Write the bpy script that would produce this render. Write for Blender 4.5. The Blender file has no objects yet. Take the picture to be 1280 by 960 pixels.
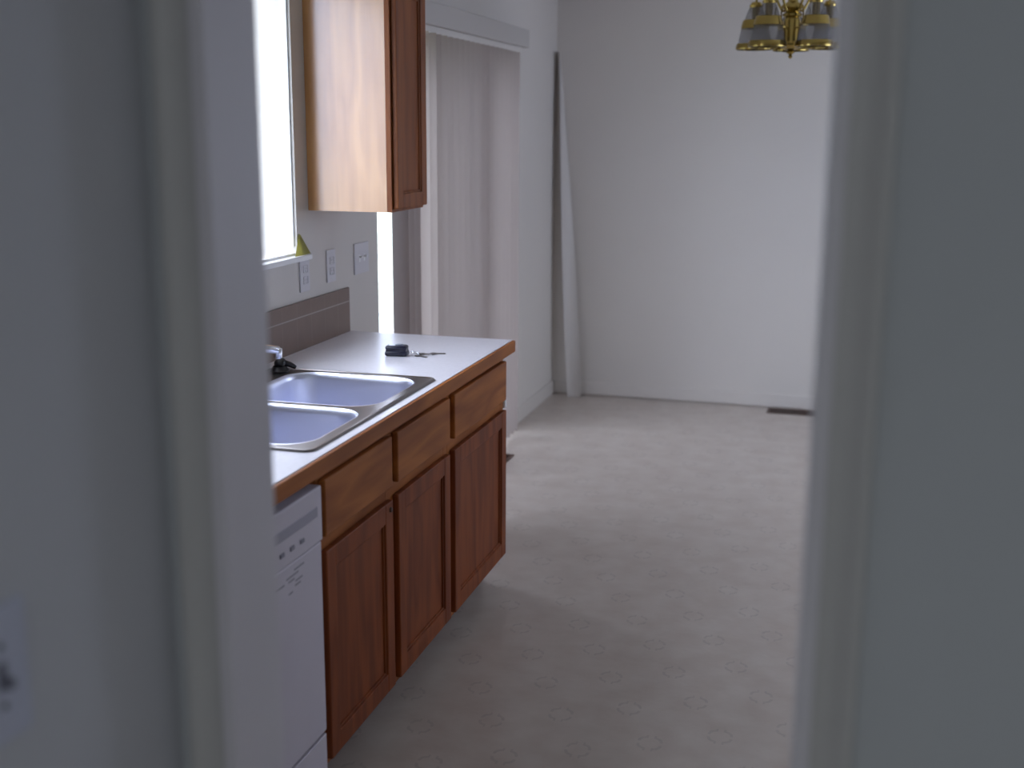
import bpy, bmesh, math, random
from mathutils import Vector, Matrix
random.seed(4)
sc = bpy.context.scene
col = sc.collection
PI = math.pi

# ------------------------------------------------------------------ measured layout (metres)
WX = -1.7925      # kitchen left wall face
FY = 7.224        # far wall face
CT = 0.914        # worktop height
CE = 4.046        # far end of worktop
CF = WX + .650    # worktop front edge
DF = WX + .625    # cabinet door faces
RX = 1.75         # right wall face
CEIL = 2.44
DY = 1.162        # doorway, hall side
JL, JR, JD = -.672, -.029, .122
HX = -.752        # hall left wall face

# ------------------------------------------------------------------ materials
def newmat(name):
    m = bpy.data.materials.new(name); m.use_nodes = True
    nt = m.node_tree; nt.nodes.clear()
    out = nt.nodes.new('ShaderNodeOutputMaterial')
    return m, nt, out
def N(nt, t, **kw):
    n = nt.nodes.new(t)
    for k, v in kw.items(): setattr(n, k, v)
    return n
def L(nt, a, b): nt.links.new(a, b)
def simple(name, colr, rough=.5, metal=0, spec=.5, noise=0.0, nscale=20, bump=0.0, bscale=200, coat=0):
    m, nt, out = newmat(name)
    p = N(nt, 'ShaderNodeBsdfPrincipled')
    p.inputs['Roughness'].default_value = rough
    p.inputs['Metallic'].default_value = metal
    p.inputs['Specular IOR Level'].default_value = spec
    p.inputs['Coat Weight'].default_value = coat
    tc = N(nt, 'ShaderNodeTexCoord')
    nz = N(nt, 'ShaderNodeTexNoise'); nz.inputs['Scale'].default_value = nscale; nz.inputs['Detail'].default_value = 4
    L(nt, tc.outputs['Object'], nz.inputs['Vector'])
    r = N(nt, 'ShaderNodeValToRGB')
    a = max(0, 1 - noise); b = 1 + noise
    r.color_ramp.elements[0].position = .3; r.color_ramp.elements[1].position = .7
    r.color_ramp.elements[0].color = (*[c * a for c in colr], 1)
    r.color_ramp.elements[1].color = (*[min(1, c * b) for c in colr], 1)
    L(nt, nz.outputs['Fac'], r.inputs['Fac']); L(nt, r.outputs['Color'], p.inputs['Base Color'])
    if bump:
        n2 = N(nt, 'ShaderNodeTexNoise'); n2.inputs['Scale'].default_value = bscale; n2.inputs['Detail'].default_value = 3
        L(nt, tc.outputs['Object'], n2.inputs['Vector'])
        bp = N(nt, 'ShaderNodeBump'); bp.inputs['Strength'].default_value = bump; bp.inputs['Distance'].default_value = .002
        L(nt, n2.outputs['Fac'], bp.inputs['Height']); L(nt, bp.outputs['Normal'], p.inputs['Normal'])
    L(nt, p.outputs[0], out.inputs[0])
    return m
def wood(name, dark, light, axis, rough=.35, coat=.25, scale=1.0, spec=.5, cr=.28):
    """axis = direction of the grain"""
    m, nt, out = newmat(name)
    p = N(nt, 'ShaderNodeBsdfPrincipled'); p.inputs['Roughness'].default_value = rough
    p.inputs['Coat Weight'].default_value = coat; p.inputs['Coat Roughness'].default_value = cr; p.inputs['Specular IOR Level'].default_value = spec
    geo = N(nt, 'ShaderNodeNewGeometry'); mp = N(nt, 'ShaderNodeMapping')
    s = [34 * scale] * 3; s['XYZ'.index(axis)] = 2.2 * scale
    mp.inputs['Scale'].default_value = s
    L(nt, geo.outputs['Position'], mp.inputs['Vector'])
    n1 = N(nt, 'ShaderNodeTexNoise'); n1.inputs['Scale'].default_value = 1; n1.inputs['Detail'].default_value = 6; n1.inputs['Distortion'].default_value = .6
    L(nt, mp.outputs[0], n1.inputs['Vector'])
    mp2 = N(nt, 'ShaderNodeMapping'); s2 = [7 * scale] * 3; s2['XYZ'.index(axis)] = 1.3 * scale
    mp2.inputs['Scale'].default_value = s2; L(nt, geo.outputs['Position'], mp2.inputs['Vector'])
    n2 = N(nt, 'ShaderNodeTexNoise'); n2.inputs['Scale'].default_value = 1; n2.inputs['Detail'].default_value = 2
    L(nt, mp2.outputs[0], n2.inputs['Vector'])
    ring = N(nt, 'ShaderNodeMath', operation='PINGPONG'); mu = N(nt, 'ShaderNodeMath', operation='MULTIPLY'); mu.inputs[1].default_value = 9
    L(nt, n2.outputs['Fac'], mu.inputs[0]); L(nt, mu.outputs[0], ring.inputs[0]); ring.inputs[1].default_value = 1
    mx = N(nt, 'ShaderNodeMix'); mx.inputs['Factor'].default_value = .35
    L(nt, n1.outputs['Fac'], mx.inputs['A']); L(nt, ring.outputs[0], mx.inputs['B'])
    r = N(nt, 'ShaderNodeValToRGB'); r.color_ramp.elements[0].position = .28; r.color_ramp.elements[1].position = .68
    r.color_ramp.elements[0].color = (*dark, 1); r.color_ramp.elements[1].color = (*light, 1)
    L(nt, mx.outputs['Result'], r.inputs['Fac']); L(nt, r.outputs['Color'], p.inputs['Base Color'])
    L(nt, p.outputs[0], out.inputs[0])
    return m

M = {}
M['paint'] = simple('wall_paint', (.60, .563, .522), .75, spec=.25, noise=.02, nscale=1.2, bump=.25, bscale=260)
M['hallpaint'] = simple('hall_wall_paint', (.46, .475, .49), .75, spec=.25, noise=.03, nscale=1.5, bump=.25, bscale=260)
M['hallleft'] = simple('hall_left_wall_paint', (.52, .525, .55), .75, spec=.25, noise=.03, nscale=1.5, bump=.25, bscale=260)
M['hallplate'] = simple('hall_switch_plastic', (.49, .51, .61), .5)
M['halltog'] = simple('hall_toggle', (.16, .16, .20), .5)
M['ceil'] = simple('ceiling_paint', (.72, .71, .69), .9, spec=.2, bump=.5, bscale=120)
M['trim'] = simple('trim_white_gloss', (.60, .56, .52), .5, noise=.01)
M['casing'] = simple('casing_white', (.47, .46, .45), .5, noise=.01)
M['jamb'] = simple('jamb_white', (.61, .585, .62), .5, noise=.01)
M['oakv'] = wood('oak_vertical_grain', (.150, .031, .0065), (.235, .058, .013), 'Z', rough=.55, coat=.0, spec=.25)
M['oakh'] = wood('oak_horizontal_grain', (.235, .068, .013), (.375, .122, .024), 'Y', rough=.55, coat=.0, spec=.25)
M['oakside'] = wood('oak_side_panel', (.42, .185, .055), (.60, .30, .10), 'Z', rough=.25, coat=1, scale=.8, cr=.2, spec=.8)  # paler than the door oak: window sheen partly put into the colour
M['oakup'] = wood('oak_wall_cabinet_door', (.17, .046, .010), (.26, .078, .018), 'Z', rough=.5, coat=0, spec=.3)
M['scribe'] = wood('oak_scribe', (.22, .070, .016), (.34, .125, .032), 'Z', rough=.6, coat=0, spec=.15)
M['oakdark'] = simple('oak_shade_in_colour', (.055, .022, .010), .6, noise=.1)  # toe kick: shade of the recess put into a darker oak colour
M['counter'] = simple('laminate_worktop', (.86, .835, .90), .38, noise=.03, nscale=90, coat=.1)
M['vinylw'] = simple('white_vinyl', (.80, .80, .80), .35)
M['plastic'] = simple('ivory_plastic', (.58, .56, .58), .4)
M['socket'] = simple('outlet_slots', (.33, .32, .34), .6)
M['winframe'] = simple('white_window_frame', (.80, .80, .80), .5)  # plain white, same tone as the vinyl
M['slot'] = simple('dark_slot', (.03, .03, .035), .6)
M['appliance'] = simple('white_enamel', (.58, .54, .60), .40, noise=.02, nscale=6, coat=0)
M['recess'] = simple('grey_recess', (.36, .34, .40), .5)
M['appgrey'] = simple('grey_print', (.25, .235, .28), .5)
M['chrome'] = simple('chrome', (.85, .86, .90), .12, metal=1)
M['black'] = simple('black_rubber', (.012, .009, .010), .4)
M['fob'] = simple('fob_plastic', (.012, .013, .035), .28, spec=.6)
M['fobbtn'] = simple('fob_button', (.18, .20, .26), .4)
M['yellow'] = simple('yellow_paper', (.44, .41, .13), .7)
M['brown'] = simple('brown_metal', (.085, .045, .032), .45, metal=.3)
M['deck'] = simple('deck_boards', (.45, .42, .38), .8, noise=.15, nscale=3)
M['lawn'] = simple('lawn', (.35, .38, .30), .95, noise=.2, nscale=1)
M['siding'] = simple('outdoor_rail', (.35, .36, .38), .7)

def metal_brushed(name, c, rough, aniso=.5):
    m, nt, out = newmat(name)
    p = N(nt, 'ShaderNodeBsdfPrincipled'); p.inputs['Metallic'].default_value = 1
    p.inputs['Base Color'].default_value = (*c, 1); p.inputs['Anisotropic'].default_value = aniso
    geo = N(nt, 'ShaderNodeNewGeometry'); mp = N(nt, 'ShaderNodeMapping'); mp.inputs['Scale'].default_value = (4, 260, 260)
    nz = N(nt, 'ShaderNodeTexNoise'); nz.inputs['Scale'].default_value = 1
    L(nt, geo.outputs['Position'], mp.inputs['Vector']); L(nt, mp.outputs[0], nz.inputs['Vector'])
    mr = N(nt, 'ShaderNodeMapRange'); mr.inputs['To Min'].default_value = rough * .85; mr.inputs['To Max'].default_value = rough * 1.15
    L(nt, nz.outputs['Fac'], mr.inputs['Value']); L(nt, mr.outputs[0], p.inputs['Roughness'])
    L(nt, p.outputs[0], out.inputs[0]); return m
M['steel'] = metal_brushed('brushed_stainless', (.80, .82, .96), .36)
M['steelrim'] = metal_brushed('stainless_deck', (.27, .245, .24), .30)
M['brass'] = metal_brushed('polished_brass', (.40, .29, .085), .22, 0)

def glassmat(name, tint, fac=.10, rough=.02):
    m, nt, out = newmat(name)
    t = N(nt, 'ShaderNodeBsdfTransparent'); t.inputs[0].default_value = (*tint, 1)
    g = N(nt, 'ShaderNodeBsdfGlossy'); g.inputs['Roughness'].default_value = rough
    geo = N(nt, 'ShaderNodeNewGeometry'); dt = N(nt, 'ShaderNodeVectorMath', operation='DOT_PRODUCT')
    L(nt, geo.outputs['Normal'], dt.inputs[0]); L(nt, geo.outputs['Incoming'], dt.inputs[1])
    ab = N(nt, 'ShaderNodeMath', operation='ABSOLUTE'); L(nt, dt.outputs['Value'], ab.inputs[0])
    om = N(nt, 'ShaderNodeMath', operation='SUBTRACT'); om.inputs[0].default_value = 1; L(nt, ab.outputs[0], om.inputs[1])
    pw = N(nt, 'ShaderNodeMath', operation='POWER'); L(nt, om.outputs[0], pw.inputs[0]); pw.inputs[1].default_value = 5
    ma = N(nt, 'ShaderNodeMath', operation='MULTIPLY_ADD'); L(nt, pw.outputs[0], ma.inputs[0]); ma.inputs[1].default_value = .96; ma.inputs[2].default_value = .04
    mx = N(nt, 'ShaderNodeMixShader'); L(nt, ma.outputs[0], mx.inputs[0])
    L(nt, t.outputs[0], mx.inputs[1]); L(nt, g.outputs[0], mx.inputs[2]); L(nt, mx.outputs[0], out.inputs[0])
    return m
M['glass'] = glassmat('window_glass', (.97, .98, 1))
def shade_glass():
    m, nt, out = newmat('etched_shade_glass')
    t = N(nt, 'ShaderNodeBsdfTransparent'); t.inputs[0].default_value = (.93, .93, .94, 1)
    g = N(nt, 'ShaderNodeBsdfPrincipled'); g.inputs['Base Color'].default_value = (.22, .21, .20, 1); g.inputs['Roughness'].default_value = .5
    mx = N(nt, 'ShaderNodeMixShader'); mx.inputs[0].default_value = .22
    L(nt, t.outputs[0], mx.inputs[1]); L(nt, g.outputs[0], mx.inputs[2]); L(nt, mx.outputs[0], out.inputs[0]); return m
M['shade'] = shade_glass()
def slatmat(name, c, tr):
    m, nt, out = newmat(name)
    d = N(nt, 'ShaderNodeBsdfPrincipled'); d.inputs['Base Color'].default_value = (*c, 1); d.inputs['Roughness'].default_value = .45
    t = N(nt, 'ShaderNodeBsdfTranslucent'); t.inputs[0].default_value = (c[0] * .95, c[1] * .97, min(1, c[2] * 1.08), 1)
    mx = N(nt, 'ShaderNodeMixShader'); mx.inputs[0].default_value = tr
    L(nt, d.outputs[0], mx.inputs[1]); L(nt, t.outputs[0], mx.inputs[2]); L(nt, mx.outputs[0], out.inputs[0]); return m
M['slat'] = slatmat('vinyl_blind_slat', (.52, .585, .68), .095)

M['slatdark'] = simple('shaded_blind_slat', (.42, .365, .34), .7, spec=.1)  # darker, warmer copy of the slat vinyl with the shade put into its colour
M['valance'] = simple('valance_vinyl', (.47, .44, .41), .75, spec=.2)
M['loose'] = simple('loose_slat_vinyl', (.56, .53, .50), .6)
def tilemat():
    m, nt, out = newmat('backsplash_tile')
    p = N(nt, 'ShaderNodeBsdfPrincipled'); p.inputs['Roughness'].default_value = .3
    geo = N(nt, 'ShaderNodeNewGeometry'); sx = N(nt, 'ShaderNodeSeparateXYZ'); L(nt, geo.outputs['Position'], sx.inputs[0])
    def mth(op, a, b=None):
        n = N(nt, 'ShaderNodeMath', operation=op)
        for i, v in enumerate((a, b)):
            if v is None: continue
            if isinstance(v, (int, float)): n.inputs[i].default_value = v
            else: L(nt, v, n.inputs[i])
        return n.outputs[0]
    fy = mth('FRACT', mth('DIVIDE', mth('SUBTRACT', sx.outputs['Y'], CE - 1.1 * 3), .11))
    gy = mth('LESS_THAN', fy, .028)
    gz = mth('LESS_THAN', mth('ABSOLUTE', mth('SUBTRACT', sx.outputs['Z'], CT + .113)), .0022)
    g = mth('MAXIMUM', mth('MULTIPLY', gy, .2), gz)
    nz = N(nt, 'ShaderNodeTexNoise'); nz.inputs['Scale'].default_value = 14; L(nt, geo.outputs['Position'], nz.inputs['Vector'])
    r = N(nt, 'ShaderNodeValToRGB'); r.color_ramp.elements[0].color = (.150, .098, .078, 1); r.color_ramp.elements[1].color = (.20, .135, .108, 1)
    L(nt, nz.outputs['Fac'], r.inputs['Fac'])
    mx = N(nt, 'ShaderNodeMix', data_type='RGBA'); mx.inputs[7].default_value = (.34, .29, .26, 1)
    L(nt, g, mx.inputs[0]); L(nt, r.outputs[0], mx.inputs[6]); L(nt, mx.outputs[2], p.inputs['Base Color'])
    L(nt, p.outputs[0], out.inputs[0]); return m
M['tile'] = tilemat()

def floormat():
    m, nt, out = newmat('sheet_vinyl_floor')
    p = N(nt, 'ShaderNodeBsdfPrincipled'); p.inputs['Specular IOR Level'].default_value = .5
    geo = N(nt, 'ShaderNodeNewGeometry'); sx = N(nt, 'ShaderNodeSeparateXYZ'); L(nt, geo.outputs['Position'], sx.inputs[0])
    def mth(op, *a):
        n = N(nt, 'ShaderNodeMath', operation=op)
        for i, v in enumerate(a):
            if isinstance(v, (int, float)): n.inputs[i].default_value = v
            else: L(nt, v, n.inputs[i])
        return n.outputs[0]
    X = mth('ADD', sx.outputs['X'], .637); Y = mth('SUBTRACT', sx.outputs['Y'], 2.904)
    P = .204; th = math.atan2(.091, .182)
    c, s = math.cos(th) / P, math.sin(th) / P
    u = mth('ADD', mth('MULTIPLY', X, c), mth('MULTIPLY', Y, s))
    v = mth('SUBTRACT', mth('MULTIPLY', Y, c), mth('MULTIPLY', X, s))
    # cell-local offsets, turned back to room axes
    fu = mth('SUBTRACT', mth('FRACT', mth('ADD', u, .5)), .5)
    fv = mth('SUBTRACT', mth('FRACT', mth('ADD', v, .5)), .5)
    ct, st = math.cos(th) * P, math.sin(th) * P
    lx = mth('SUBTRACT', mth('MULTIPLY', fu, ct), mth('MULTIPLY', fv, st))
    ly = mth('ADD', mth('MULTIPLY', fu, st), mth('MULTIPLY', fv, ct))
    ax, ay = mth('ABSOLUTE', lx), mth('ABSOLUTE', ly)
    # broken octagonal ring: rounded square band with gaps on the axes
    r = mth('POWER', mth('ADD', mth('POWER', ax, 3.0), mth('POWER', ay, 3.0)), 1 / 3)
    band = mth('LESS_THAN', mth('ABSOLUTE', mth('SUBTRACT', r, .031)), .0042)
    gap = mth('MULTIPLY', mth('GREATER_THAN', ax, .009), mth('GREATER_THAN', ay, .007))
    spur = mth('MULTIPLY', mth('LESS_THAN', mth('ABSOLUTE', mth('SUBTRACT', ax, .011)), .003),
               mth('LESS_THAN', mth('ABSOLUTE', mth('SUBTRACT', ay, .036)), .007))
    mot = mth('MAXIMUM', mth('MULTIPLY', band, gap), spur)
    brk = N(nt, 'ShaderNodeTexNoise'); brk.inputs['Scale'].default_value = 60; L(nt, geo.outputs['Position'], brk.inputs['Vector'])
    mot = mth('MULTIPLY', mot, mth('ADD', .25, mth('MULTIPLY', brk.outputs['Fac'], .75)))
    nz = N(nt, 'ShaderNodeTexNoise'); nz.inputs['Scale'].default_value = 9; nz.inputs['Detail'].default_value = 8; L(nt, geo.outputs['Position'], nz.inputs['Vector'])
    rp = N(nt, 'ShaderNodeValToRGB'); rp.color_ramp.elements[0].position = .3; rp.color_ramp.elements[1].position = .7
    rp.color_ramp.elements[0].color = (.43, .365, .32, 1); rp.color_ramp.elements[1].color = (.50, .445, .40, 1)
    L(nt, nz.outputs['Fac'], rp.inputs['Fac'])
    mx = N(nt, 'ShaderNodeMix', data_type='RGBA'); mx.inputs[7].default_value = (.27, .235, .22, 1)
    L(nt, mth('MULTIPLY', mot, .58), mx.inputs[0]); L(nt, rp.outputs[0], mx.inputs[6]); L(nt, mx.outputs[2], p.inputs['Base Color'])
    p.inputs['Roughness'].default_value = .32
    b = N(nt, 'ShaderNodeTexNoise'); b.inputs['Scale'].default_value = 40; b.inputs['Detail'].default_value = 5; L(nt, geo.outputs['Position'], b.inputs['Vector'])
    bp = N(nt, 'ShaderNodeBump'); bp.inputs['Strength'].default_value = .25; bp.inputs['Distance'].default_value = .002
    L(nt, b.outputs['Fac'], bp.inputs['Height']); L(nt, bp.outputs['Normal'], p.inputs['Normal'])
    L(nt, p.outputs[0], out.inputs[0]); return m
M['floor'] = floormat()

# ------------------------------------------------------------------ mesh helpers
def bx(bm, x0, x1, y0, y1, z0, z1, bev=0, seg=2):
    t = bmesh.new()
    bmesh.ops.create_cube(t, size=1)
    bmesh.ops.transform(t, matrix=Matrix.Translation(((x0+x1)/2, (y0+y1)/2, (z0+z1)/2)) @ Matrix.Diagonal((abs(x1-x0), abs(y1-y0), abs(z1-z0), 1)), verts=t.verts)
    if bev: bmesh.ops.bevel(t, geom=t.edges[:], offset=bev, segments=seg, affect='EDGES', profile=.5)
    me = bpy.data.meshes.new('t'); t.to_mesh(me); t.free(); bm.from_mesh(me); bpy.data.meshes.remove(me)
def lathe(bm, prof, n=32, center=(0, 0, 0), axis=None, closed=False):
    """prof: list of (r, z)"""
    mat = Matrix.Translation(center)
    if axis is not None: mat = mat @ Vector((0, 0, 1)).rotation_difference(Vector(axis)).to_matrix().to_4x4()
    rings = []
    for r, z in prof:
        if r < 1e-5: rings.append([bm.verts.new(mat @ Vector((0, 0, z)))])
        else: rings.append([bm.verts.new(mat @ Vector((r*math.cos(2*PI*k/n), r*math.sin(2*PI*k/n), z))) for k in range(n)])
    for a, b in zip(rings, rings[1:]):
        for k in range(n):
            k2 = (k+1) % n
            f = [a[k % len(a)], a[k2 % len(a)], b[k2 % len(b)], b[k % len(b)]]
            u = []
            for v in f:
                if v not in u: u.append(v)
            if len(u) > 2:
                try: bm.faces.new(u)
                except ValueError: pass
def tube(bm, pts, rad, n=12, caps=True):
    pts = [Vector(p) for p in pts]
    if not isinstance(rad, (list, tuple)): rad = [rad]*len(pts)
    prev = None; rings = []
    for i, p in enumerate(pts):
        d = (pts[min(i+1, len(pts)-1)] - pts[max(i-1, 0)]).normalized()
        if prev is None:
            up = Vector((0, 0, 1)) if abs(d.z) < .9 else Vector((1, 0, 0))
            a = d.cross(up).normalized()
        else: a = (prev - d*prev.dot(d)).normalized()
        b = d.cross(a); prev = a
        rings.append([bm.verts.new(p + (a*math.cos(2*PI*k/n) + b*math.sin(2*PI*k/n))*rad[i]) for k in range(n)])
    for A, B in zip(rings, rings[1:]):
        for k in range(n): bm.faces.new([A[k], A[(k+1) % n], B[(k+1) % n], B[k]])
    if caps: bm.faces.new(rings[0][::-1]); bm.faces.new(rings[-1])
def torus(bm, c, R, r, axis=(0, 0, 1), n=32, m=8):
    q = Vector((0, 0, 1)).rotation_difference(Vector(axis)).to_matrix()
    vs = [[bm.verts.new(Vector(c) + q @ Vector(((R+r*math.cos(2*PI*j/m))*math.cos(2*PI*i/n), (R+r*math.cos(2*PI*j/m))*math.sin(2*PI*i/n), r*math.sin(2*PI*j/m)))) for j in range(m)] for i in range(n)]
    for i in range(n):
        for j in range(m): bm.faces.new([vs[i][j], vs[(i+1) % n][j], vs[(i+1) % n][(j+1) % m], vs[i][(j+1) % m]])
def bezier(p, n=16):
    p = [Vector(q) for q in p]; out = []
    for i in range(n+1):
        t = i/n; q = p[:]
        while len(q) > 1: q = [a.lerp(b, t) for a, b in zip(q, q[1:])]
        out.append(q[0])
    return out
def obj(name, bm, m, parent=None, smooth=False, loc=None):
    bmesh.ops.recalc_face_normals(bm, faces=bm.faces[:])
    me = bpy.data.meshes.new(name)
    if loc is not None: bmesh.ops.translate(bm, vec=-Vector(loc), verts=bm.verts)
    bm.to_mesh(me); bm.free()
    for mm in (m if isinstance(m, (list, tuple)) else [m]): me.materials.append(mm)
    if smooth:
        for p in me.polygons: p.use_smooth = True
        try: me.set_sharp_from_angle(angle=math.radians(40))
        except Exception: pass
    o = bpy.data.objects.new(name, me); col.objects.link(o)
    if loc is not None: o.location = loc
    if parent is not None:
        o.parent = parent
        o.matrix_parent_inverse = parent.matrix_basis.inverted()
    return o
def box(name, m, dims, parent=None, bev=.0015, **kw):
    bm = bmesh.new(); bx(bm, *dims, bev=bev); return obj(name, bm, m, parent, **kw)
def tag(o, label=None, cat=None, group=None, kind=None):
    for k, v in (('label', label), ('category', cat), ('group', group), ('kind', kind)):
        if v: o[k] = v
    return o
def thing(name, label, cat, loc=(0, 0, 0), group=None):
    o = bpy.data.objects.new(name, None); col.objects.link(o); o.location = loc; o.empty_display_size = .1
    return tag(o, label, cat, group)
def struct(name, dimslist, m, label, cat=None, bev=0, parent=None):
    bm = bmesh.new()
    for d in dimslist: bx(bm, *d, bev=bev)
    o = obj(name, bm, m, parent)
    if parent is None: tag(o, label, cat or name.split('_')[0], kind='structure')
    return o

# ------------------------------------------------------------------ the room
struct('floor', [(WX-.15, RX+.15, -1.6, FY+.15, -.1, 0)], M['floor'], 'cream sheet vinyl floor with a small broken ring motif', 'floor')
struct('ceiling', [(WX-.15, RX+.15, -1.6, FY+.15, CEIL, CEIL+.1)], M['ceil'], 'plain white ceiling above kitchen and hall', 'ceiling')
WY0, WY1, WZ0, WZ1 = 2.14, 3.648, 1.234, 2.17
SY0, SY1, SZ1 = 4.352, 6.20, 2.065
T = .15
struct('wall_left', [(WX-T, WX, DY+JD, WY0, 0, CEIL), (WX-T, WX, WY0, WY1, 0, WZ0-.02), (WX-T, WX, WY0, WY1, WZ1, CEIL),
    (WX-T, WX, WY1, SY0, 0, CEIL), (WX-T, WX, SY0, SY1, SZ1, CEIL), (WX-T, WX, SY1, FY, 0, CEIL)], M['paint'],
    'off-white kitchen wall with the sink window and sliding door', 'wall')
struct('wall_far', [(WX-T, RX+T, FY, FY+T, 0, CEIL)], M['paint'], 'blank off-white wall at the far end of the dining area', 'wall')
# right wall; its unseen window is added to light the dining side
RY0, RY1, RZ0, RZ1 = 4.75, 6.35, .85, 2.1
struct('wall_right', [(RX, RX+T, DY+JD, RY0, 0, CEIL), (RX, RX+T, RY0, RY1, 0, RZ0), (RX, RX+T, RY0, RY1, RZ1, CEIL), (RX, RX+T, RY1, FY, 0, CEIL)],
    M['paint'], 'off-white wall on the right side of the dining area', 'wall')
HD = 2.05
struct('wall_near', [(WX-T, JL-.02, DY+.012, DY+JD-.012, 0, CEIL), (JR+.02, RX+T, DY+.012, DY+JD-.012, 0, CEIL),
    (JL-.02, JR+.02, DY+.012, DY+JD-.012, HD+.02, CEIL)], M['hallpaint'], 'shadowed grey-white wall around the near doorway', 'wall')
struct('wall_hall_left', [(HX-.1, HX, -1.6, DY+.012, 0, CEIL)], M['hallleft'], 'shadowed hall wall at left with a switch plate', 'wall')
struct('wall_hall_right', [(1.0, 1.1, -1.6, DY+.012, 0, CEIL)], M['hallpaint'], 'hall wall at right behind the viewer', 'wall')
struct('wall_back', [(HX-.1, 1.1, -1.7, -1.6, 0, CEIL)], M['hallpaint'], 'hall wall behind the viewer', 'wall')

# door frame: jambs, and moulded casings
def extr(bm, prof, place, z0, z1):
    a = [bm.verts.new(place(u, v, z0)) for u, v in prof]; b = [bm.verts.new(place(u, v, z1)) for u, v in prof]
    n = len(prof)
    for i in range(n): bm.faces.new([a[i], a[(i+1) % n], b[(i+1) % n], b[i]])
    bm.faces.new(a[::-1]); bm.faces.new(b)
cas = [(0, 0), (0, .007), (.003, .010), (.010, .011), (.014, .009), (.030, .011), (.040, .014), (.044, .017), (.050, .019), (.055, .018), (.057, .014), (.057, 0)]
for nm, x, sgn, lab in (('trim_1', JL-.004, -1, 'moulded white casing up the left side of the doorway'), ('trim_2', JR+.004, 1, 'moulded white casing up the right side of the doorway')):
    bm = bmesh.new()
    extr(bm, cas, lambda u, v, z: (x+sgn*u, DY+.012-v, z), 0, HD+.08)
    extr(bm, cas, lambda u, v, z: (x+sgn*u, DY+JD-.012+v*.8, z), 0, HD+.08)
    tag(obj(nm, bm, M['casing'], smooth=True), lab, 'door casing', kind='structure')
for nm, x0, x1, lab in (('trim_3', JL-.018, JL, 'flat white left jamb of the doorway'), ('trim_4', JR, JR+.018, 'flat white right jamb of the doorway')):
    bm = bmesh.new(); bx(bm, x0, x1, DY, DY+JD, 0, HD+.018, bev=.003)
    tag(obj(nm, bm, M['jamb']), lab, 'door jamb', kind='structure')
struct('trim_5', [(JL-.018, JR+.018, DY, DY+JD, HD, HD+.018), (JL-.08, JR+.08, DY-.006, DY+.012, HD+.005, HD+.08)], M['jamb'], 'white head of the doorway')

# baseboards
def baseb(name, f, lab):
    bm = bmesh.new(); f(bm); tag(obj(name, bm, M['trim']), lab, 'baseboard', kind='structure')
baseb('baseboard_left', lambda b: (bx(b, WX, WX+.012, SY1+.02, FY, 0, .085, bev=.003), bx(b, WX, WX+.012, CE+.01, SY0-.02, 0, .085, bev=.003)), 'white baseboard along the left wall past the sliding door')
baseb('baseboard_far', lambda b: bx(b, WX+.012, RX, FY-.012, FY, .006, .085, bev=.003), 'white baseboard along the blank far wall')
baseb('baseboard_right', lambda b: bx(b, RX-.012, RX, DY+JD, FY-.012, 0, .085, bev=.003), 'white baseboard along the right wall')

# ------------------------------------------------------------------ window over the sink
w = struct('window_1', [(WX-.028, WX-.010, WY0, WY1, WZ0+.0, WZ0+.008), (WX-.028, WX-.010, WY0, WY1, WZ1-.03, WZ1), (WX-.028, WX-.010, WY0, WY0+.03, WZ0+.03, WZ1-.03),
     (WX-.028, WX-.010, WY1-.006, WY1, WZ0+.03, WZ1-.03), (WX-.026, WX-.012, (WY0+WY1)/2-.02, (WY0+WY1)/2+.02, WZ0+.03, WZ1-.03)], M['winframe'], 'bright white vinyl window over the kitchen sink', 'window')
g = box('pane', M['glass'], (WX-.020, WX-.017, WY0+.02, WY1-.004, WZ0+.02, WZ1-.02), w, bev=0)
bm = bmesh.new(); bx(bm, WX-.055, WX+.002, WY0+.001, WY1-.001, WZ0-.019, WZ0); bx(bm, WX+.0003, WX+.022, WY0-.11, WY1+.072, WZ0-.019, WZ0, bev=.004)
tag(obj('trim_6', bm, M['vinylw']), 'white sill under the sink window', 'window sill', kind='structure')
# out-of-view window, added for daylight from the right
w = struct('window_added', [(RX+.06, RX+.10, RY0, RY1, RZ0, RZ0+.04), (RX+.06, RX+.10, RY0, RY1, RZ1-.04, RZ1), (RX+.06, RX+.10, RY0, RY0+.04, RZ0, RZ1),
     (RX+.06, RX+.10, RY1-.04, RY1, RZ0, RZ1)], M['vinylw'], 'unseen white vinyl window added in the right wall for its light', 'window')
box('pane', M['glass'], (RX+.078, RX+.082, RY0+.03, RY1-.03, RZ0+.03, RZ1-.03), w, bev=0)

# sliding glass door
fr = []
X0, X1 = WX-.13, WX-.03
fr += [(X0, X1, SY0, SY0+.02, 0, SZ1), (X0, X1, SY1-.03, SY1, 0, SZ1), (X0, X1, SY0, SY1, SZ1-.03, SZ1), (X0, X1, SY0, SY1, 0, .025)]
d = struct('door_1', fr, M['vinylw'], 'sliding glass door half hidden behind white vertical blinds', 'sliding door')
ym = (SY0+SY1)/2
for (a, b, xx) in ((SY0+.02, ym+.03, WX-.10), (ym-.03, SY1-.03, WX-.06)):
    bm = bmesh.new()
    for q in ((a, a+.022), (b-.06, b)): bx(bm, xx-.015, xx+.015, q[0], q[1], .025, SZ1-.03, bev=.002)
    for q in ((.025, .10), (SZ1-.09, SZ1-.03)): bx(bm, xx-.014, xx+.014, a+.022, b-.06, q[0], q[1], bev=.002)
    sp = obj('sliding_panel', bm, M['vinylw'], d)
    box('pane', M['glass'], (xx-.003, xx+.003, a+.02, b-.05, .09, SZ1-.08), sp, bev=0)

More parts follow.
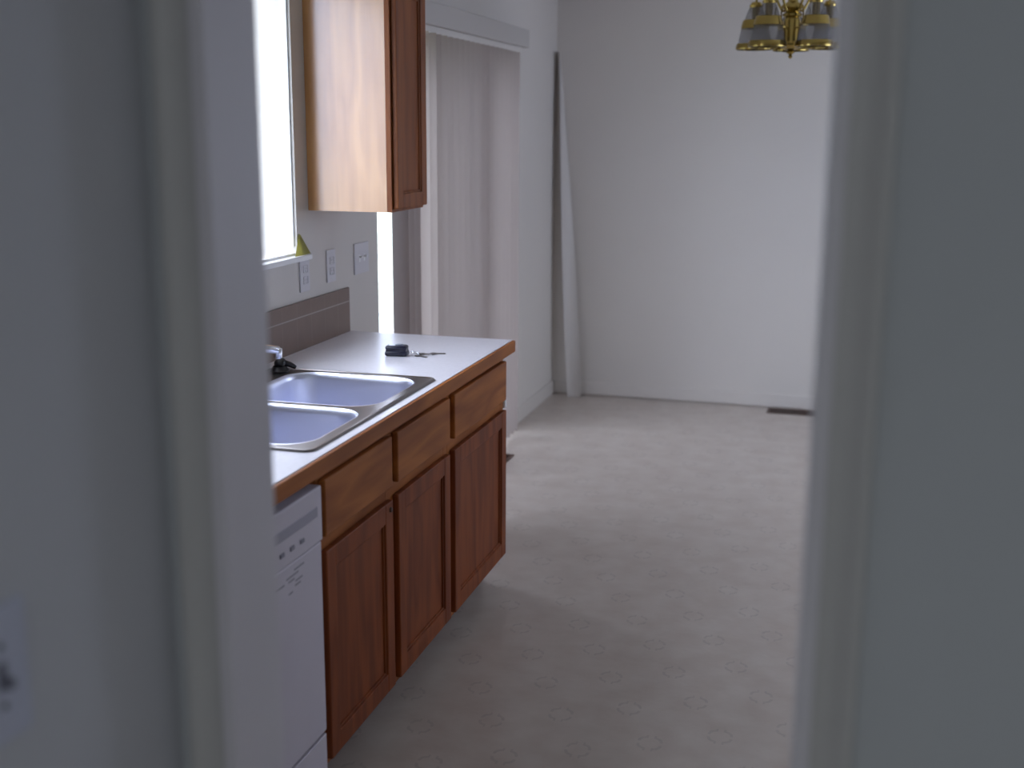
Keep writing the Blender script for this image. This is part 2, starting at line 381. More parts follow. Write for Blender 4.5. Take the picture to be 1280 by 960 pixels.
# vertical blinds
vb = thing('vertical_blind', 'white vertical blinds drawn across the sliding glass door', 'blinds', (WX+.06, (SY0+SY1)/2, 0))
box('valance', M['valance'], (WX+.002, WX+.100, SY0-.06, 6.226, 2.062, 2.152), vb, bev=.003)
box('headrail', M['paint'], (WX+.035, WX+.080, SY0, 6.16, 2.035, 2.0615), vb, bev=.002)
def slat_mesh(h, wdt=.089, curve=.013, twist=0.0, nz=2, th=.0009):
    bm = bmesh.new(); nu = 8
    grids = []
    for side in (0, 1):
        g = []
        for j in range(nz+1):
            z = h*j/nz; a = twist*(j/nz); row = []
            for i in range(nu+1):
                u = (i/nu-.5); x = u*wdt; y = curve*(1-4*u*u) + (th if side else 0)
                row.append(bm.verts.new((x*math.cos(a)-y*math.sin(a), x*math.sin(a)+y*math.cos(a), z)))
            g.append(row)
        grids.append(g)
    for g in grids:
        for j in range(nz):
            for i in range(nu): bm.faces.new([g[j][i], g[j][i+1], g[j+1][i+1], g[j+1][i]])
    A, B = grids
    for j in range(nz):
        for i in (0, nu): bm.faces.new([A[j][i], A[j+1][i], B[j+1][i], B[j][i]])
    for j in (0, nz):
        for i in range(nu): bm.faces.new([A[j][i], A[j][i+1], B[j][i+1], B[j][i]])
    return bm
s0 = obj('slat', slat_mesh(2.005), M['slat'], None, smooth=True)
xs = WX+.056
ys = [(4.455, 64), (4.525, 68), (4.595, 66), (4.675, 22), (4.765, 30)]
y = 4.845
while y < 6.12: ys.append((y, 50 + random.uniform(-2.5, 2.5))); y += .0765
for i, (yy, ang) in enumerate(ys):
    o = s0 if i == 0 else s0.copy()
    if i: col.objects.link(o)
    o.parent = vb; o.matrix_parent_inverse = vb.matrix_basis.inverted()
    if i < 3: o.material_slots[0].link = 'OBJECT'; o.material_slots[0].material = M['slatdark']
    o.location = (xs, yy, .03); o.rotation_euler = (0, 0, math.radians(ang))
bm = bmesh.new(); tube(bm, [(WX+.112, 6.17, 2.03), (WX+.112, 6.175, 1.0)], .0025, 6); lathe(bm, [(0, 0), (.008, .003), (.008, .05), (0, .055)], 10, (WX+.112, 6.175, .95))

bm.free()

# ------------------------------------------------------------------ base cabinets
def carcass(y0, y1, parent, end_panel=False):
    bm = bmesh.new(); z0, z1 = .10, .872
    x0, x1 = WX+.003, WX+.590
    for a, b in ((y0, y0+.016), (y1-.016, y1)):
        bx(bm, x0, x1, a, b, z0, z1); bx(bm, x0, x1-.065, a, b, .001, z0)
    bx(bm, x0, x1, y0+.016, y1-.016, z0, z0+.016)
    bx(bm, x0, x0+.006, y0+.016, y1-.016, z0+.016, z1)
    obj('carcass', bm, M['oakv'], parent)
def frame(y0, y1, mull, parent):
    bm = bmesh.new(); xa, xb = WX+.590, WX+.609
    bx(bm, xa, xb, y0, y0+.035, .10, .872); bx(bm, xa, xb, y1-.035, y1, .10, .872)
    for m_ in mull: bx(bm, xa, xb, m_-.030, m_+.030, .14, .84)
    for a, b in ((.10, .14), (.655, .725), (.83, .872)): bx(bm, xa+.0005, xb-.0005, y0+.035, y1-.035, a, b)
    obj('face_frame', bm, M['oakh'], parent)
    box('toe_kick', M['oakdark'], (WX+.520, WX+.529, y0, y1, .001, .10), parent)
def cab_door(y0, y1, z0, z1, parent, x0=None, x1=None, fr=.055, mt=None):
    mt = mt or M['oakv']
    x0 = WX+.6095 if x0 is None else x0; x1 = DF+.003 if x1 is None else x1
    bm = bmesh.new()
    bx(bm, x0, x1, y0, y0+fr, z0, z1, bev=.004); bx(bm, x0, x1, y1-fr, y1, z0, z1, bev=.004)
    bx(bm, x0, x1-.0008, y0+fr-.003, y1-fr+.003, z0, z0+fr, bev=.003); bx(bm, x0, x1-.0008, y0+fr-.003, y1-fr+.003, z1-fr, z1, bev=.003)
    # bead around the recess
    for a, b, c, e in ((y0+fr-.002, y0+fr+.006, z0+fr, z1-fr), (y1-fr-.006, y1-fr+.002, z0+fr, z1-fr)): bx(bm, x0, x1-.006, a, b, c, e, bev=.002)
    for c, e in ((z0+fr-.002, z0+fr+.006), (z1-fr-.006, z1-fr+.002)): bx(bm, x0, x1-.006, y0+fr, y1-fr, c, e, bev=.002)
    dd = obj('door', bm, mt, parent)
    box('panel', mt, (x0+.002, x1-.011, y0+fr-.002, y1-fr+.002, z0+fr-.002, z1-fr+.002), dd, bev=0)
    return dd
def drawer(y0, y1, parent):
    bm = bmesh.new(); bx(bm, WX+.6095, DF+.003, y0, y1, .700, .843, bev=.005, seg=3)
    obj('drawer_front', bm, M['oakh'], parent)
YA, YB, YC = 2.462, 3.408, CE-.020
c1 = thing('base_cabinet', 'oak sink base cabinet with two doors and two false drawer fronts, next to the dishwasher', 'cabinet', (WX+.3, (YA+YB)/2, 0), 'oak base cabinets under the worktop')
carcass(YA+.001, YB-.001, c1); frame(YA+.001, YB-.001, [2.925], c1)
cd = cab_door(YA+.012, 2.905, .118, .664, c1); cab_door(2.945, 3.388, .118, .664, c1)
bm = bmesh.new(); lathe(bm, [(0, .005), (.006, .004), (.008, 0), (.006, -.004)], 16, (DF+.004, 2.882, .642), axis=(1, 0, 0))
tag(obj('door_bumper', bm, M['brown'], cd, smooth=True), 'small dark dot at the top corner of the door')
drawer(YA+.012, 2.905, c1); drawer(2.945, 3.388, c1)
c2 = thing('base_cabinet', 'oak base cabinet with one wide door and drawer at the open end of the worktop', 'cabinet', (WX+.3, (YB+YC)/2, 0), 'oak base cabinets under the worktop')
carcass(YB+.001, YC, c2); frame(YB+.001, YC, [], c2)
cab_door(3.432, 4.010, .118, .664, c2); drawer(3.432, 4.010, c2)
bm = bmesh.new(); bx(bm, WX+.585, WX+.618, YC+.0005, YC+.020, .665, .705, bev=.003); bx(bm, WX+.595, WX+.608, YC+.020, YC+.024, .678, .692, bev=.001)
tag(obj('safety_latch', bm, M['vinylw'], c2), 'white plastic child latch on the end panel')

# dishwasher
DW0, DW1 = 1.858, 2.458
dw = thing('dishwasher', 'white built-in dishwasher between the door jamb and the oak cabinets', 'dishwasher', (WX+.3, (DW0+DW1)/2, 0))
box('body', M['appgrey'], (WX+.02, WX+.57, DW0+.003, DW1-.003, .02, .868), dw)
dr = box('door', M['appliance'], (WX+.571, DF+.0, DW0+.006, DW1-.004, .212, .700), dw, bev=.004)
cp = box('control_panel', M['appliance'], (WX+.571, DF+.004, DW0+.006, DW1-.004, .703, .838), dw, bev=.004)
box('access_panel', M['appliance'], (WX+.560, DF-.001, DW0+.006, DW1-.004, .04, .203), dw, bev=.003)
box('handle_recess', M['recess'], (DF+.001, DF+.0052, DW0+.04, DW1-.03, .768, .794), cp, bev=.002)
for k in range(4): 
    box('button', M['appgrey'], (DF+.003, DF+.0065, DW1-.125-.05*k, DW1-.105-.05*k, .732, .742), cp, bev=.001)
bm = bmesh.new()
for i, (a, z, l) in enumerate(((.10, .678, .05), (.13, .668, .06), (.15, .658, .03), (.11, .650, .035), (.20, .660, .05), (.25, .650, .03), (.12, .640, .028), (.16, .630, .02))):
    bx(bm, DF-.0005, DF+.0004, DW1-a-l, DW1-a, z, z+.004)
tag(obj('printed_marks', bm, M['appgrey'], dr), 'faint grey printed marks')
# end panel left of dishwasher
tag(box('end_panel', M['oakv'], (WX+.003, WX+.61, 1.836, 1.854, .001, .872)), 'oak end panel on the near side of the dishwasher', 'cabinet panel')

# ------------------------------------------------------------------ worktop with a sink cut-out
def rrect(cx, cy, hx, hy, r, n=6):
    pts = []
    for sx_, sy_, a0 in ((1, 1, 0), (-1, 1, 90), (-1, -1, 180), (1, -1, 270)):
        for k in range(n+1):
            a = math.radians(a0 + 90*k/n)
            pts.append((cx + sx_*(hx-r) + r*math.cos(a), cy + sy_*(hy-r) + r*math.sin(a)))
    return pts
def plate(bm, outer, holes, z0, z1, hole_walls=True, bottom=True):
    zs = (z1, z0) if bottom else (z1,)
    loops = {}
    for z in zs:
        es = []
        for li, lp in enumerate([outer]+holes):
            vs = [bm.verts.new((x, y, z)) for x, y in lp]
            loops[(z, li)] = vs
            es += [bm.edges.new((vs[i], vs[(i+1) % len(vs)])) for i in range(len(vs))]
        bmesh.ops.triangle_fill(bm, use_beauty=True, use_dissolve=False, edges=es)
    if bottom:
        for li in range(len(holes)+1):
            if li and not hole_walls: continue
            a, b = loops[(z1, li)], loops[(z0, li)]
            for i in range(len(a)):
                j = (i+1) % len(a); bm.faces.new([a[i], a[j], b[j], b[i]])
    return loops
SX0, SX1, SYa, SYb = WX+.062, WX+.612, 2.445, 3.325     # sink deck outline
scx, scy, shx, shy = (SX0+SX1)/2, (SYa+SYb)/2, (SX1-SX0)/2, (SYb-SYa)/2
ct = thing('worktop', 'pale laminate worktop with an oak front edge around the steel sink', 'worktop', (WX+.3, 3.0, CT))
bm = bmesh.new()
plate(bm, [(WX+.0115, 1.825), (CF-.012, 1.825), (CF-.012, CE-.001), (WX+.0115, CE-.001)], [rrect(scx, scy, shx-.012, shy-.012, .03)], CT-.038, CT)
obj('top', bm, M['counter'], ct)
box('front_edge', M['oakh'], (CF-.0118, CF, 1.825, CE-.001, CT-.042, CT-.0015), ct, bev=.002)
bm = bmesh.new(); bx(bm, WX+.0005, WX+.011, 1.825, CE, CT-.03, CT+.164, bev=.002)
tag(obj('tile_backsplash', bm, M['tile']), 'low tan tiled backsplash along the wall behind the worktop', 'backsplash')

# ------------------------------------------------------------------ sink
sk = thing('kitchen_sink', 'double bowl stainless steel sink set in the pale worktop', 'sink', (scx, scy, CT))
by = [(3.075, .205), (2.665, .180)]
by = [( (2.893+3.292)/2, (3.292-2.893)/2 ), ((2.480+2.871)/2, (2.871-2.480)/2)]
bcx, bhx = (WX+.155+SX1-.035)/2, (SX1-.035-WX-.155)/2
bm = bmesh.new()
zt = CT+.0045
holes = [rrect(bcx, cy, bhx, hy, .09, 10) for cy, hy in by]
outs = [(0, CT+.0008), (.004, CT+.006), (.010, zt+.0022), (.014, zt)]
rings = []
for ins, z in outs[:]:
    rings.append([bm.verts.new((x, y, z)) for x, y in rrect(scx, scy, shx-ins, shy-ins, max(.03-ins*.5, .01), 8)])
for a, b in zip(rings, rings[1:]):
    for i in range(len(a)): j = (i+1) % len(a); bm.faces.new([a[i], a[j], b[j], b[i]])
es = [bm.edges.get((rings[-1][i], rings[-1][(i+1) % len(rings[-1])])) for i in range(len(rings[-1]))]
for h in holes:
    vs = [bm.verts.new((x, y, zt)) for x, y in h]
    es += [bm.edges.new((vs[i], vs[(i+1) % len(vs)])) for i in range(len(vs))]
bmesh.ops.triangle_fill(bm, use_beauty=True, use_dissolve=False, edges=es)
obj('deck', bm, M['steelrim'], sk, smooth=False)
for cy, hy in by:
    bm = bmesh.new(); prev = None
    prof = [(0, 0, .09), (.003, .0006, .088), (.006, -.002, .085), (.009, -.007, .082), (.012, -.02, .080), (.018, -.10, .072), (.026, -.145, .06), (.036, -.163, .058), (.055, -.172, .05), (.08, -.174, .045)]
    rg = []
    for ins, dz, r in prof:
        rg.append([bm.verts.new((x, y, zt+dz)) for x, y in rrect(bcx, cy, bhx-ins, hy-ins, r, 10)])
    for a, b in zip(rg, rg[1:]):
        for i in range(len(a)): j = (i+1) % len(a); bm.faces.new([a[i], a[j], b[j], b[i]])
    bm.faces.new(rg[-1][::-1])
    b_ = obj('bowl', bm, M['steel'], sk, smooth=True)
    bm = bmesh.new(); lathe(bm, [(.052, .0), (.050, .003), (.040, .002), (.036, -.004), (.012, -.005), (.010, .0), (0, .001)], 28, (bcx, cy, zt-.1735))
    obj('drain', bm, M['chrome'], b_, smooth=True)

# faucet
fx_, fy_ = WX+.100, 2.885
fc = thing('faucet', 'chrome kitchen faucet with its spout swung over the far bowl', 'faucet', (fx_, fy_, zt))
bm = bmesh.new(); lp = rrect(fx_, fy_, .026, .125, .025, 8)
a = [bm.verts.new((x, y, zt+.0005)) for x, y in lp]; b = [bm.verts.new((x, y, zt+.012)) for x, y in lp]
c_ = [bm.verts.new((fx_+(x-fx_)*.8, fy_+(y-fy_)*.94, zt+.018)) for x, y in lp]
for A, B in ((a, b), (b, c_)):
    for i in range(len(A)): j = (i+1) % len(A); bm.faces.new([A[i], A[j], B[j], B[i]])
bm.faces.new(c_); obj('base_plate', bm, M['chrome'], fc, smooth=True)
bm = bmesh.new(); lathe(bm, [(.024, zt+.018), (.022, zt+.03), (.020, zt+.07), (.023, zt+.075), (.020, zt+.10), (0, zt+.105)], 24, (fx_, fy_, 0)); obj('column', bm, M['chrome'], fc, smooth=True)
tip = Vector((-1.598, 3.103, 1.022))
bm = bmesh.new(); d_ = (tip-Vector((fx_, fy_, tip.z))); d_.z = 0; d_.normalize()
p0 = Vector((fx_, fy_, zt+.055)); p3 = tip - Vector((0, 0, .004))
tube(bm, bezier([p0, p0.lerp(p3, .3)+Vector((0, 0, .05)), p0.lerp(p3, .75)+Vector((0, 0, .035)), p3], 14), [.014]*8+[.0125]*7, 14)
sp = obj('spout', bm, M['chrome'], fc, smooth=True)
bm = bmesh.new(); lathe(bm, [(0, .008), (.013, .006), (.0135, -.004), (.012, -.022), (.009, -.024), (0, -.020)], 18, tip-Vector((0, 0, .004))); obj('aerator', bm, M['chrome'], sp, smooth=True)
bm = bmesh.new(); tube(bm, bezier([(fx_, fy_, zt+.10), (fx_+.02, fy_-.02, zt+.125), (fx_+.05, fy_-.06, zt+.135)], 8), [.010, .009, .008, .007, .007, .007, .007, .008, .009], 12); obj('lever', bm, M['chrome'], fc, smooth=True)
# side sprayer
px_, py_ = WX+.128, 3.262
px_, py_ = -1.676, 3.263
spr = thing('sink_sprayer', 'black side sprayer resting at the back corner of the sink', 'sprayer', (px_, py_, zt))
bm = bmesh.new(); lathe(bm, [(.030, zt+.0006), (.030, zt+.006), (.024, zt+.012), (.021, zt+.016), (.020, zt+.018)], 24, (px_, py_, 0)); obj('holder', bm, M['black'], spr, smooth=True)
bm = bmesh.new(); tube(bm, bezier([(px_, py_, zt+.018), (px_, py_, zt+.022), (px_+.004, py_+.004, zt+.028), (px_+.012, py_+.010, zt+.024)], 8), [.016, .018, .020, .020, .019, .019, .018, .016, .012], 14)
tube(bm, bezier([(px_+.004, py_, zt+.030), (px_+.028, py_+.02, zt+.022), (px_+.040, py_+.028, zt+.010)], 6), [.010, .010, .009, .009, .008, .007, .006], 10)
obj('spray_head', bm, M['black'], spr, smooth=True)

# ------------------------------------------------------------------ keys with remote on the worktop
kb = thing('key_bunch', 'bunch of keys with a chunky black remote fob on the worktop', 'keys', (-1.43, 3.62, CT))
def at_rot(bm, c, rz):
    bmesh.ops.rotate(bm, cent=c, matrix=Matrix.Rotation(rz, 3, 'Z'), verts=bm.verts)
fcn = Vector((-1.437, 3.640, CT))
bm = bmesh.new(); bx(bm, fcn.x-.038, fcn.x+.038, fcn.y-.024, fcn.y+.024, CT+.001, CT+.018, bev=.007, seg=4); bx(bm, fcn.x-.037, fcn.x+.036, fcn.y-.023, fcn.y+.023, CT+.0195, CT+.036, bev=.009, seg=4)
bx(bm, fcn.x-.034, fcn.x+.034, fcn.y-.021, fcn.y+.021, CT+.015, CT+.022)
at_rot(bm, fcn, .15); fb = obj('remote_fob', bm, M['fob'], kb, smooth=True)
bm = bmesh.new(); bx(bm, fcn.x-.004, fcn.x+.020, fcn.y-.010, fcn.y+.010, CT+.035, CT+.0385, bev=.0017); at_rot(bm, fcn, .15); obj('button', bm, M['fobbtn'], fb, smooth=True)
bm = bmesh.new(); torus(bm, (-1.381, 3.660, CT+.010), .014, .0013, axis=(.25, .1, 1)); obj('ring', bm, M['chrome'], kb, smooth=True)
def key(c, rz, tilt=0):
    bm = bmesh.new()
    lathe(bm, [(0, 0), (.0115, 0), (.0125, .0006), (.0125, .0016), (.0115, .0022), (0, .0022)], 20, (0, 0, 0))
    bx(bm, .010, .040, -.0042, .0035, 0, .0021, bev=.0004)
    for k in range(4): bx(bm, .018+.005*k, .0205+.005*k, .002, .0052-.0008*(k % 2), 0, .0021)
    bmesh.ops.transform(bm, matrix=Matrix.Translation(c) @ Matrix.Rotation(rz, 4, 'Z') @ Matrix.Rotation(tilt, 4, 'Y'), verts=bm.verts)
    obj('key', bm, M['brass2'], kb)
M['brass2'] = simple('worn_key_metal', (.22, .20, .20), .3, metal=1)
key((-1.362, 3.672, CT+.004), .12); key((-1.366, 3.650, CT+.001), -.45); key((-1.33, 3.70, CT+.0015), .3)

# ------------------------------------------------------------------ upper cabinet
UY0, UY1, UZ0, UZ1 = 3.740, 4.042, 1.378, 2.14
uc = thing('wall_cabinet', 'narrow oak wall cabinet hung between the sink window and the blinds', 'cabinet', (WX, UY0, UZ0))
bm = bmesh.new()
bx(bm, WX+.001, WX+.288, UY0, UY0+.012, UZ0, UZ1); bx(bm, WX+.001, WX+.288, UY1-.012, UY1, UZ0, UZ1)
bx(bm, WX+.001, WX+.288, UY0+.012, UY1-.012, UZ0+.008, UZ0+.020); bx(bm, WX+.001, WX+.288, UY0+.012, UY1-.012, UZ1-.014, UZ1)
bx(bm, WX+.001, WX+.006, UY0+.012, UY1-.012, UZ0+.02, UZ1-.014)
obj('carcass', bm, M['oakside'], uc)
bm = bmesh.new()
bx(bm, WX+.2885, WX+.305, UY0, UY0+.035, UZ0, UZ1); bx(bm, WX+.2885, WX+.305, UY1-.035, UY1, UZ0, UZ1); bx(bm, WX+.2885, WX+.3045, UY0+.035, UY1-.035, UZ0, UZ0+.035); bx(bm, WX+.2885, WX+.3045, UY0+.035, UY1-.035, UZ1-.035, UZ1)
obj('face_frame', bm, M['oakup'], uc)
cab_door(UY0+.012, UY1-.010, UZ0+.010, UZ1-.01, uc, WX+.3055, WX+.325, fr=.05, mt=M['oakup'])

# ------------------------------------------------------------------ plates, note, registers
def wall_plate(name, lab, yc, zc, wdt, devices, grp=None):
    t = thing(name, lab, 'outlet' if 'outlet' in name else 'switch', (WX, yc, zc), grp)
    box('cover_plate', M['plastic'], (WX+.0002, WX+.006, yc-wdt/2, yc+wdt/2, zc-.058, zc+.058), t, bev=.002)
    for dy, kind in devices:
        if kind == 'outlet':
            for dz in (-.019, .019):
                s_ = box('socket', M['plastic'], (WX+.0055, WX+.008, yc+dy-.016, yc+dy+.016, zc+dz-.013, zc+dz+.013), t, bev=.003)
                bm = bmesh.new()
                for q in (-.006, .006): bx(bm, WX+.0075, WX+.0084, yc+dy+q-.001, yc+dy+q+.001, zc+dz-.002, zc+dz+.006)
                bx(bm, WX+.0075, WX+.0084, yc+dy-.002, yc+dy+.002, zc+dz-.009, zc+dz-.005); obj('slots', bm, M['socket'], s_)
        else:
            bm = bmesh.new(); bx(bm, WX+.0055, WX+.0066, yc+dy-.006, yc+dy+.006, zc-.013, zc+.013); bx(bm, WX+.006, WX+.018, yc+dy-.004, yc+dy+.004, zc+.002, zc+.010, bev=.001)
            obj('toggle', bm, M['vinylw'], t)
    return t
wall_plate('outlet_plate', 'single outlet plate on the wall directly under the window sill corner', 3.690, 1.165, .072, [(0, 'outlet')])
wall_plate('outlet_plate', 'single outlet plate halfway between the sill and the double switch plate', 3.905, 1.172, .072, [(0, 'outlet')])
wall_plate('switch_plate', 'double switch plate beside the sliding door opening', 4.180, 1.172, .135, [(-.023, 't'), (.023, 't')])
# hall switch
hy, hz = .868, 1.151
hs = thing('switch_plate', 'white switch plate on the shadowed hall wall at lower left', 'switch', (HX, hy, hz))
box('cover_plate', M['hallplate'], (HX+.0002, HX+.006, hy-.038, hy+.038, hz-.068, hz+.068), hs, bev=.002)
bm = bmesh.new(); bx(bm, HX+.0055, HX+.007, hy-.006, hy+.006, hz-.014, hz+.014); bx(bm, HX+.006, HX+.018, hy-.004, hy+.004, hz-.010, hz-.001, bev=.001); obj('toggle', bm, M['halltog'], hs)
for dz in (-.030, .030):
    bm = bmesh.new(); lathe(bm, [(0, .0082), (.0032, .0075), (.0038, .006)], 12, (HX, hy, hz+dz), axis=(1, 0, 0)); obj('screw', bm, M['slot'], hs)

# yellow note standing on the sill in the window corner
bm = bmesh.new(); n = 8
pts_b = [(WX+.016+.002*math.sin(PI*i/n), WY1-.050+.118*i/n, WZ0+.001) for i in range(n+1)]
pts_t = [(WX+.003, WY1+.010+.012*i/n, WZ0+.072-.006*i/n) for i in range(n+1)]
grid = []
for j in range(6):
    t_ = j/5; grid.append([bm.verts.new(Vector(a).lerp(Vector(b), t_**.9)) for a, b in zip(pts_b, pts_t)])
for j in range(5):
    for i in range(n): bm.faces.new([grid[j][i], grid[j][i+1], grid[j+1][i+1], grid[j+1][i]])
bmesh.ops.solidify(bm, geom=bm.faces[:], thickness=.0008)
tag(obj('sticky_note', bm, M['yellow'], smooth=True), 'small yellow pointed paper slip leaning on the wall at the end of the window sill', 'paper')

def register(x0, x1, y0, y1, lab):
    t = thing('floor_register', lab, 'vent', ((x0+x1)/2, (y0+y1)/2, 0), 'brown floor registers')
    bm = bmesh.new(); f = .016
    bx(bm, x0, x1, y0, y0+f, .0002, .005, bev=.001); bx(bm, x0, x1, y1-f, y1, .0002, .005, bev=.001)
    bx(bm, x0, x0+f, y0+f, y1-f, .0002, .005, bev=.001); bx(bm, x1-f, x1, y0+f, y1-f, .0002, .005, bev=.001)
    obj('frame', bm, M['brown'], t)
    bm = bmesh.new()
    if x1-x0 > y1-y0:
        k = x0+f+.006
        while k < x1-f-.004: bx(bm, k, k+.004, y0+f, y1-f, .001, .004); k += .012
        bx(bm, x0+f, x1-f, (y0+y1)/2-.003, (y0+y1)/2+.003, .001, .0045)
    else:
        k = y0+f+.006
        while k < y1-f-.004: bx(bm, x0+f, x1-f, k, k+.004, .001, .004); k += .012
    obj('louvers', bm, M['brown'], t)
    box('duct', M['slot'], (x0+f, x1-f, y0+f, y1-f, .0002, .0008), t, bev=0)
register(-.437, -.137, 7.06, 7.185, 'brown metal floor register at the foot of the far wall')
register(-1.740, -1.618, 5.44, 5.72, 'brown metal floor register by the sliding door, mostly hidden by the cabinets')

# leaning slat in the far corner
sl = slat_mesh(2.10, .089, .010, math.radians(102), 40, .0015)
ob = obj('loose_blind_slat', sl, M['loose'], None, smooth=True)
ob.location = (-1.630, 7.135, .002)
dv = Vector((-1.762, 7.185, 2.08))-Vector(ob.location)
ob.rotation_mode = 'QUATERNION'; ob.rotation_quaternion = Vector((0, 0, 1)).rotation_difference(dv)
tag(ob, 'long loose white blind slat leaning in the far left corner', 'blind slat')

# ------------------------------------------------------------------ chandelier
CX, CY, CZ = -.318, 5.5, 1.955
ch = thing('chandelier', 'brass chandelier with five downturned glass shades over the dining area', 'chandelier', (CX, CY, CZ))
bm = bmesh.new()
lathe(bm, [(0, 0), (.006, .003), (.010, .010), (.006, .018), (.012, .022), (.020, .028), (.012, .034), (.022, .040), (.045, .048), (.052, .056), (.040, .066), (.034, .078),
           (.036, .16), (.030, .172), (.042, .180), (.042, .188), (.028, .196), (.034, .206), (.044, .214), (.040, .226), (.022, .24), (.018, .27), (.030, .29), (.010, .31), (.008, .33), (0, .335)], 36, (CX, CY, CZ))
obj('column', bm, M['brass'], ch, smooth=True)
bm = bmesh.new(); z = CZ+.335; k = 0
while z < CEIL-.045:
    torus(bm, (CX, CY, z+.008), .009, .0018, axis=((1, 0, 0) if k % 2 else (0, 1, 0)), n=14, m=6); z += .0165; k += 1
obj('chain', bm, M['brass'], ch, smooth=True)
bm = bmesh.new(); lathe(bm, [(.01, CEIL-.05), (.03, CEIL-.04), (.06, CEIL-.012), (.062, CEIL-.001), (0, CEIL-.001)], 28, (CX, CY, 0)); obj('canopy', bm, M['brass'], ch, smooth=True)
RA = .165; SZ = CZ+.046
for k in range(5):
    a = math.radians(72*k + 93); dx, dy = math.cos(a), math.sin(a)
    sxp, syp = CX+RA*dx, CY+RA*dy
    bm = bmesh.new(); P = lambda r, zz: (CX+r*dx, CY+r*dy, CZ+zz)
    tube(bm, bezier([P(.034, .205), P(.06, .17), P(.085, .36), P(.165, .35), P(.165, .235)], 20), .0055, 10)
    tube(bm, bezier([P(.034, .13), P(.075, .12), P(.09, .19), P(.07, .22)], 10), .0035, 8)
    arm = obj('arm', bm, M['brass'], ch, smooth=True)
    # shade: eight-sided glass skirt
    bm = bmesh.new(); lathe(bm, [(.026, .180), (.034, .165), (.052, .112), (.060, .090), (.078, .006)], 16, (sxp, syp, SZ))
    lathe(bm, [(.0245, .180), (.0325, .165), (.0505, .112), (.0585, .090), (.0765, .006)], 16, (sxp, syp, SZ))
    s_ = obj('shade', bm, M['shade'], ch)
    bm = bmesh.new(); lathe(bm, [(.0755, -.003), (.081, -.003), (.082, .003), (.0785, .022), (.075, .022), (.0765, .004), (.0755, -.003)], 32, (sxp, syp, SZ)); obj('rim', bm, M['brass'], s_, smooth=True)
    bm = bmesh.new(); lathe(bm, [(.0605, .086), (.063, .088), (.059, .104), (.054, .122), (.050, .124), (.052, .112), (.0605, .086)], 32, (sxp, syp, SZ)); obj('band', bm, M['brass'], s_, smooth=True)
    bm = bmesh.new(); lathe(bm, [(.006, .20), (.020, .198), (.030, .184), (.028, .176), (.016, .176), (.016, .13), (0, .125)], 24, (sxp, syp, SZ)); obj('socket_cap', bm, M['brass'], s_, smooth=True)

# ------------------------------------------------------------------ outdoors
struct('ground', [(-40, WX-T-.001, -20, 40, -.5, -.35)], M['lawn'], 'bright ground outside the windows', 'ground')
dk = thing('deck', 'sunlit deck outside the sliding glass door', 'deck', (-3, 5.5, -.1))
bm = bmesh.new(); x = -3.9
while x < WX-T-.15: bx(bm, x, x+.13, 3.6, 9.5, -.06, -.03); x += .138
bx(bm, -3.95, WX-T-.01, 3.6, 3.65, -.349, -.06); bx(bm, -3.95, WX-T-.01, 9.4, 9.45, -.349, -.06)
obj('boards', bm, M['deck'], dk)
bm = bmesh.new()
bx(bm, -3.95, -3.88, 3.6, 9.5, .55, .60); bx(bm, -3.94, -3.90, 3.6, 9.5, .05, .09)
y = 3.6
while y < 9.5: bx(bm, -3.935, -3.905, y, y+.03, -.03, .56); y += .16
obj('railing', bm, M['siding'], dk)

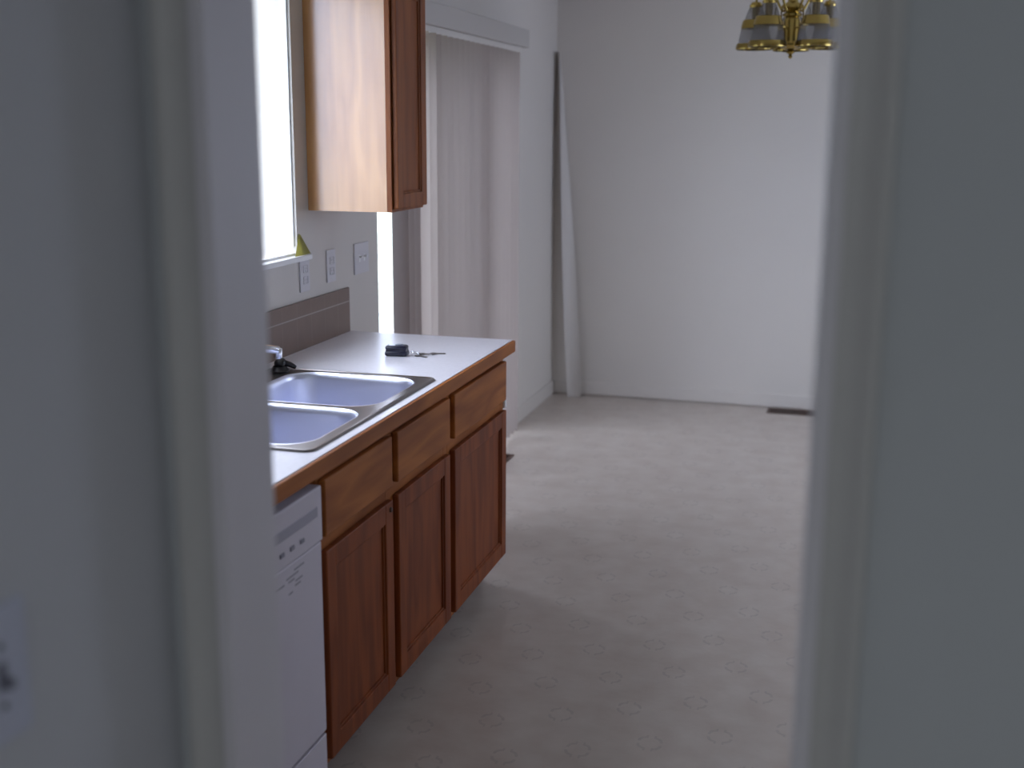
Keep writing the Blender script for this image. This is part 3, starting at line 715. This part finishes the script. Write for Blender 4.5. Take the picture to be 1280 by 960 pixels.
# ------------------------------------------------------------------ light
wd = bpy.data.worlds.new('sky'); sc.world = wd; wd.use_nodes = True
nt = wd.node_tree; nt.nodes.clear()
bg = nt.nodes.new('ShaderNodeBackground'); wo = nt.nodes.new('ShaderNodeOutputWorld')
tc = nt.nodes.new('ShaderNodeTexCoord'); sp_ = nt.nodes.new('ShaderNodeSeparateXYZ'); rp = nt.nodes.new('ShaderNodeValToRGB')
nt.links.new(tc.outputs['Generated'], sp_.inputs[0]); nt.links.new(sp_.outputs['Z'], rp.inputs[0]); nt.links.new(rp.outputs[0], bg.inputs[0]); nt.links.new(bg.outputs[0], wo.inputs[0])
rp.color_ramp.elements[0].position = 0; rp.color_ramp.elements[0].color = (.55, .62, .80, 1)
rp.color_ramp.elements[1].position = .6; rp.color_ramp.elements[1].color = (.80, .87, 1.0, 1)
bg.inputs['Strength'].default_value = 8.8
def area(name, loc, rot, sx_, sy_, power, colr, portal=False):
    l = bpy.data.lights.new(name, 'AREA'); l.shape = 'RECTANGLE'; l.size = sx_; l.size_y = sy_; l.energy = power; l.color = colr
    o = bpy.data.objects.new(name, l); col.objects.link(o); o.location = loc; o.rotation_euler = rot
    if portal: l.cycles.is_portal = True
    return o
area('sink_window_light', (WX-.16, (WY0+WY1)/2, (WZ0+WZ1)/2), (0, -PI/2, 0), WZ1-WZ0, WY1-WY0, 1, (1, 1, 1), True)
area('slider_light', (WX-.16, (SY0+SY1)/2, SZ1/2), (0, -PI/2, 0), SZ1, SY1-SY0, 1, (1, 1, 1), True)
area('window_added_light', (RX+.16, (RY0+RY1)/2, (RZ0+RZ1)/2), (0, PI/2, 0), RZ1-RZ0, RY1-RY0, 1, (1, 1, 1), True)  # portal for the added window
area('hall_fill_light', (.5, -1.05, CEIL-.02), (0, 0, 0), .8, .8, 14, (.90, .96, 1.0))  # fill light added for the hall walls, no fixture behind it

# ------------------------------------------------------------------ camera
cam = bpy.data.cameras.new('camera'); co = bpy.data.objects.new('camera', cam); col.objects.link(co); sc.camera = co
r = Vector((0.96125727, 0.27560092, 0.00534669)); u = Vector((-0.06321248, 0.2015137, 0.97744382)); f = Vector((-0.26830698, 0.93991295, -0.21112792))
co.matrix_world = Matrix(((r.x, u.x, -f.x, 0), (r.y, u.y, -f.y, 0), (r.z, u.z, -f.z, 1.6606), (0, 0, 0, 1)))
cam.sensor_width = 36; cam.lens = 1489.5*36/1280; cam.clip_start = .02
cam.dof.use_dof = True; cam.dof.focus_distance = 3.6; cam.dof.aperture_fstop = 2.2
sc.view_settings.view_transform = 'Standard'; sc.view_settings.look = 'None'
sc.view_settings.exposure = 0; sc.view_settings.gamma = 1
sc.cycles.use_denoising = True
sc.cycles.max_bounces = 10; sc.cycles.diffuse_bounces = 7; sc.cycles.transparent_max_bounces = 16
sc.cycles.sample_clamp_indirect = 6
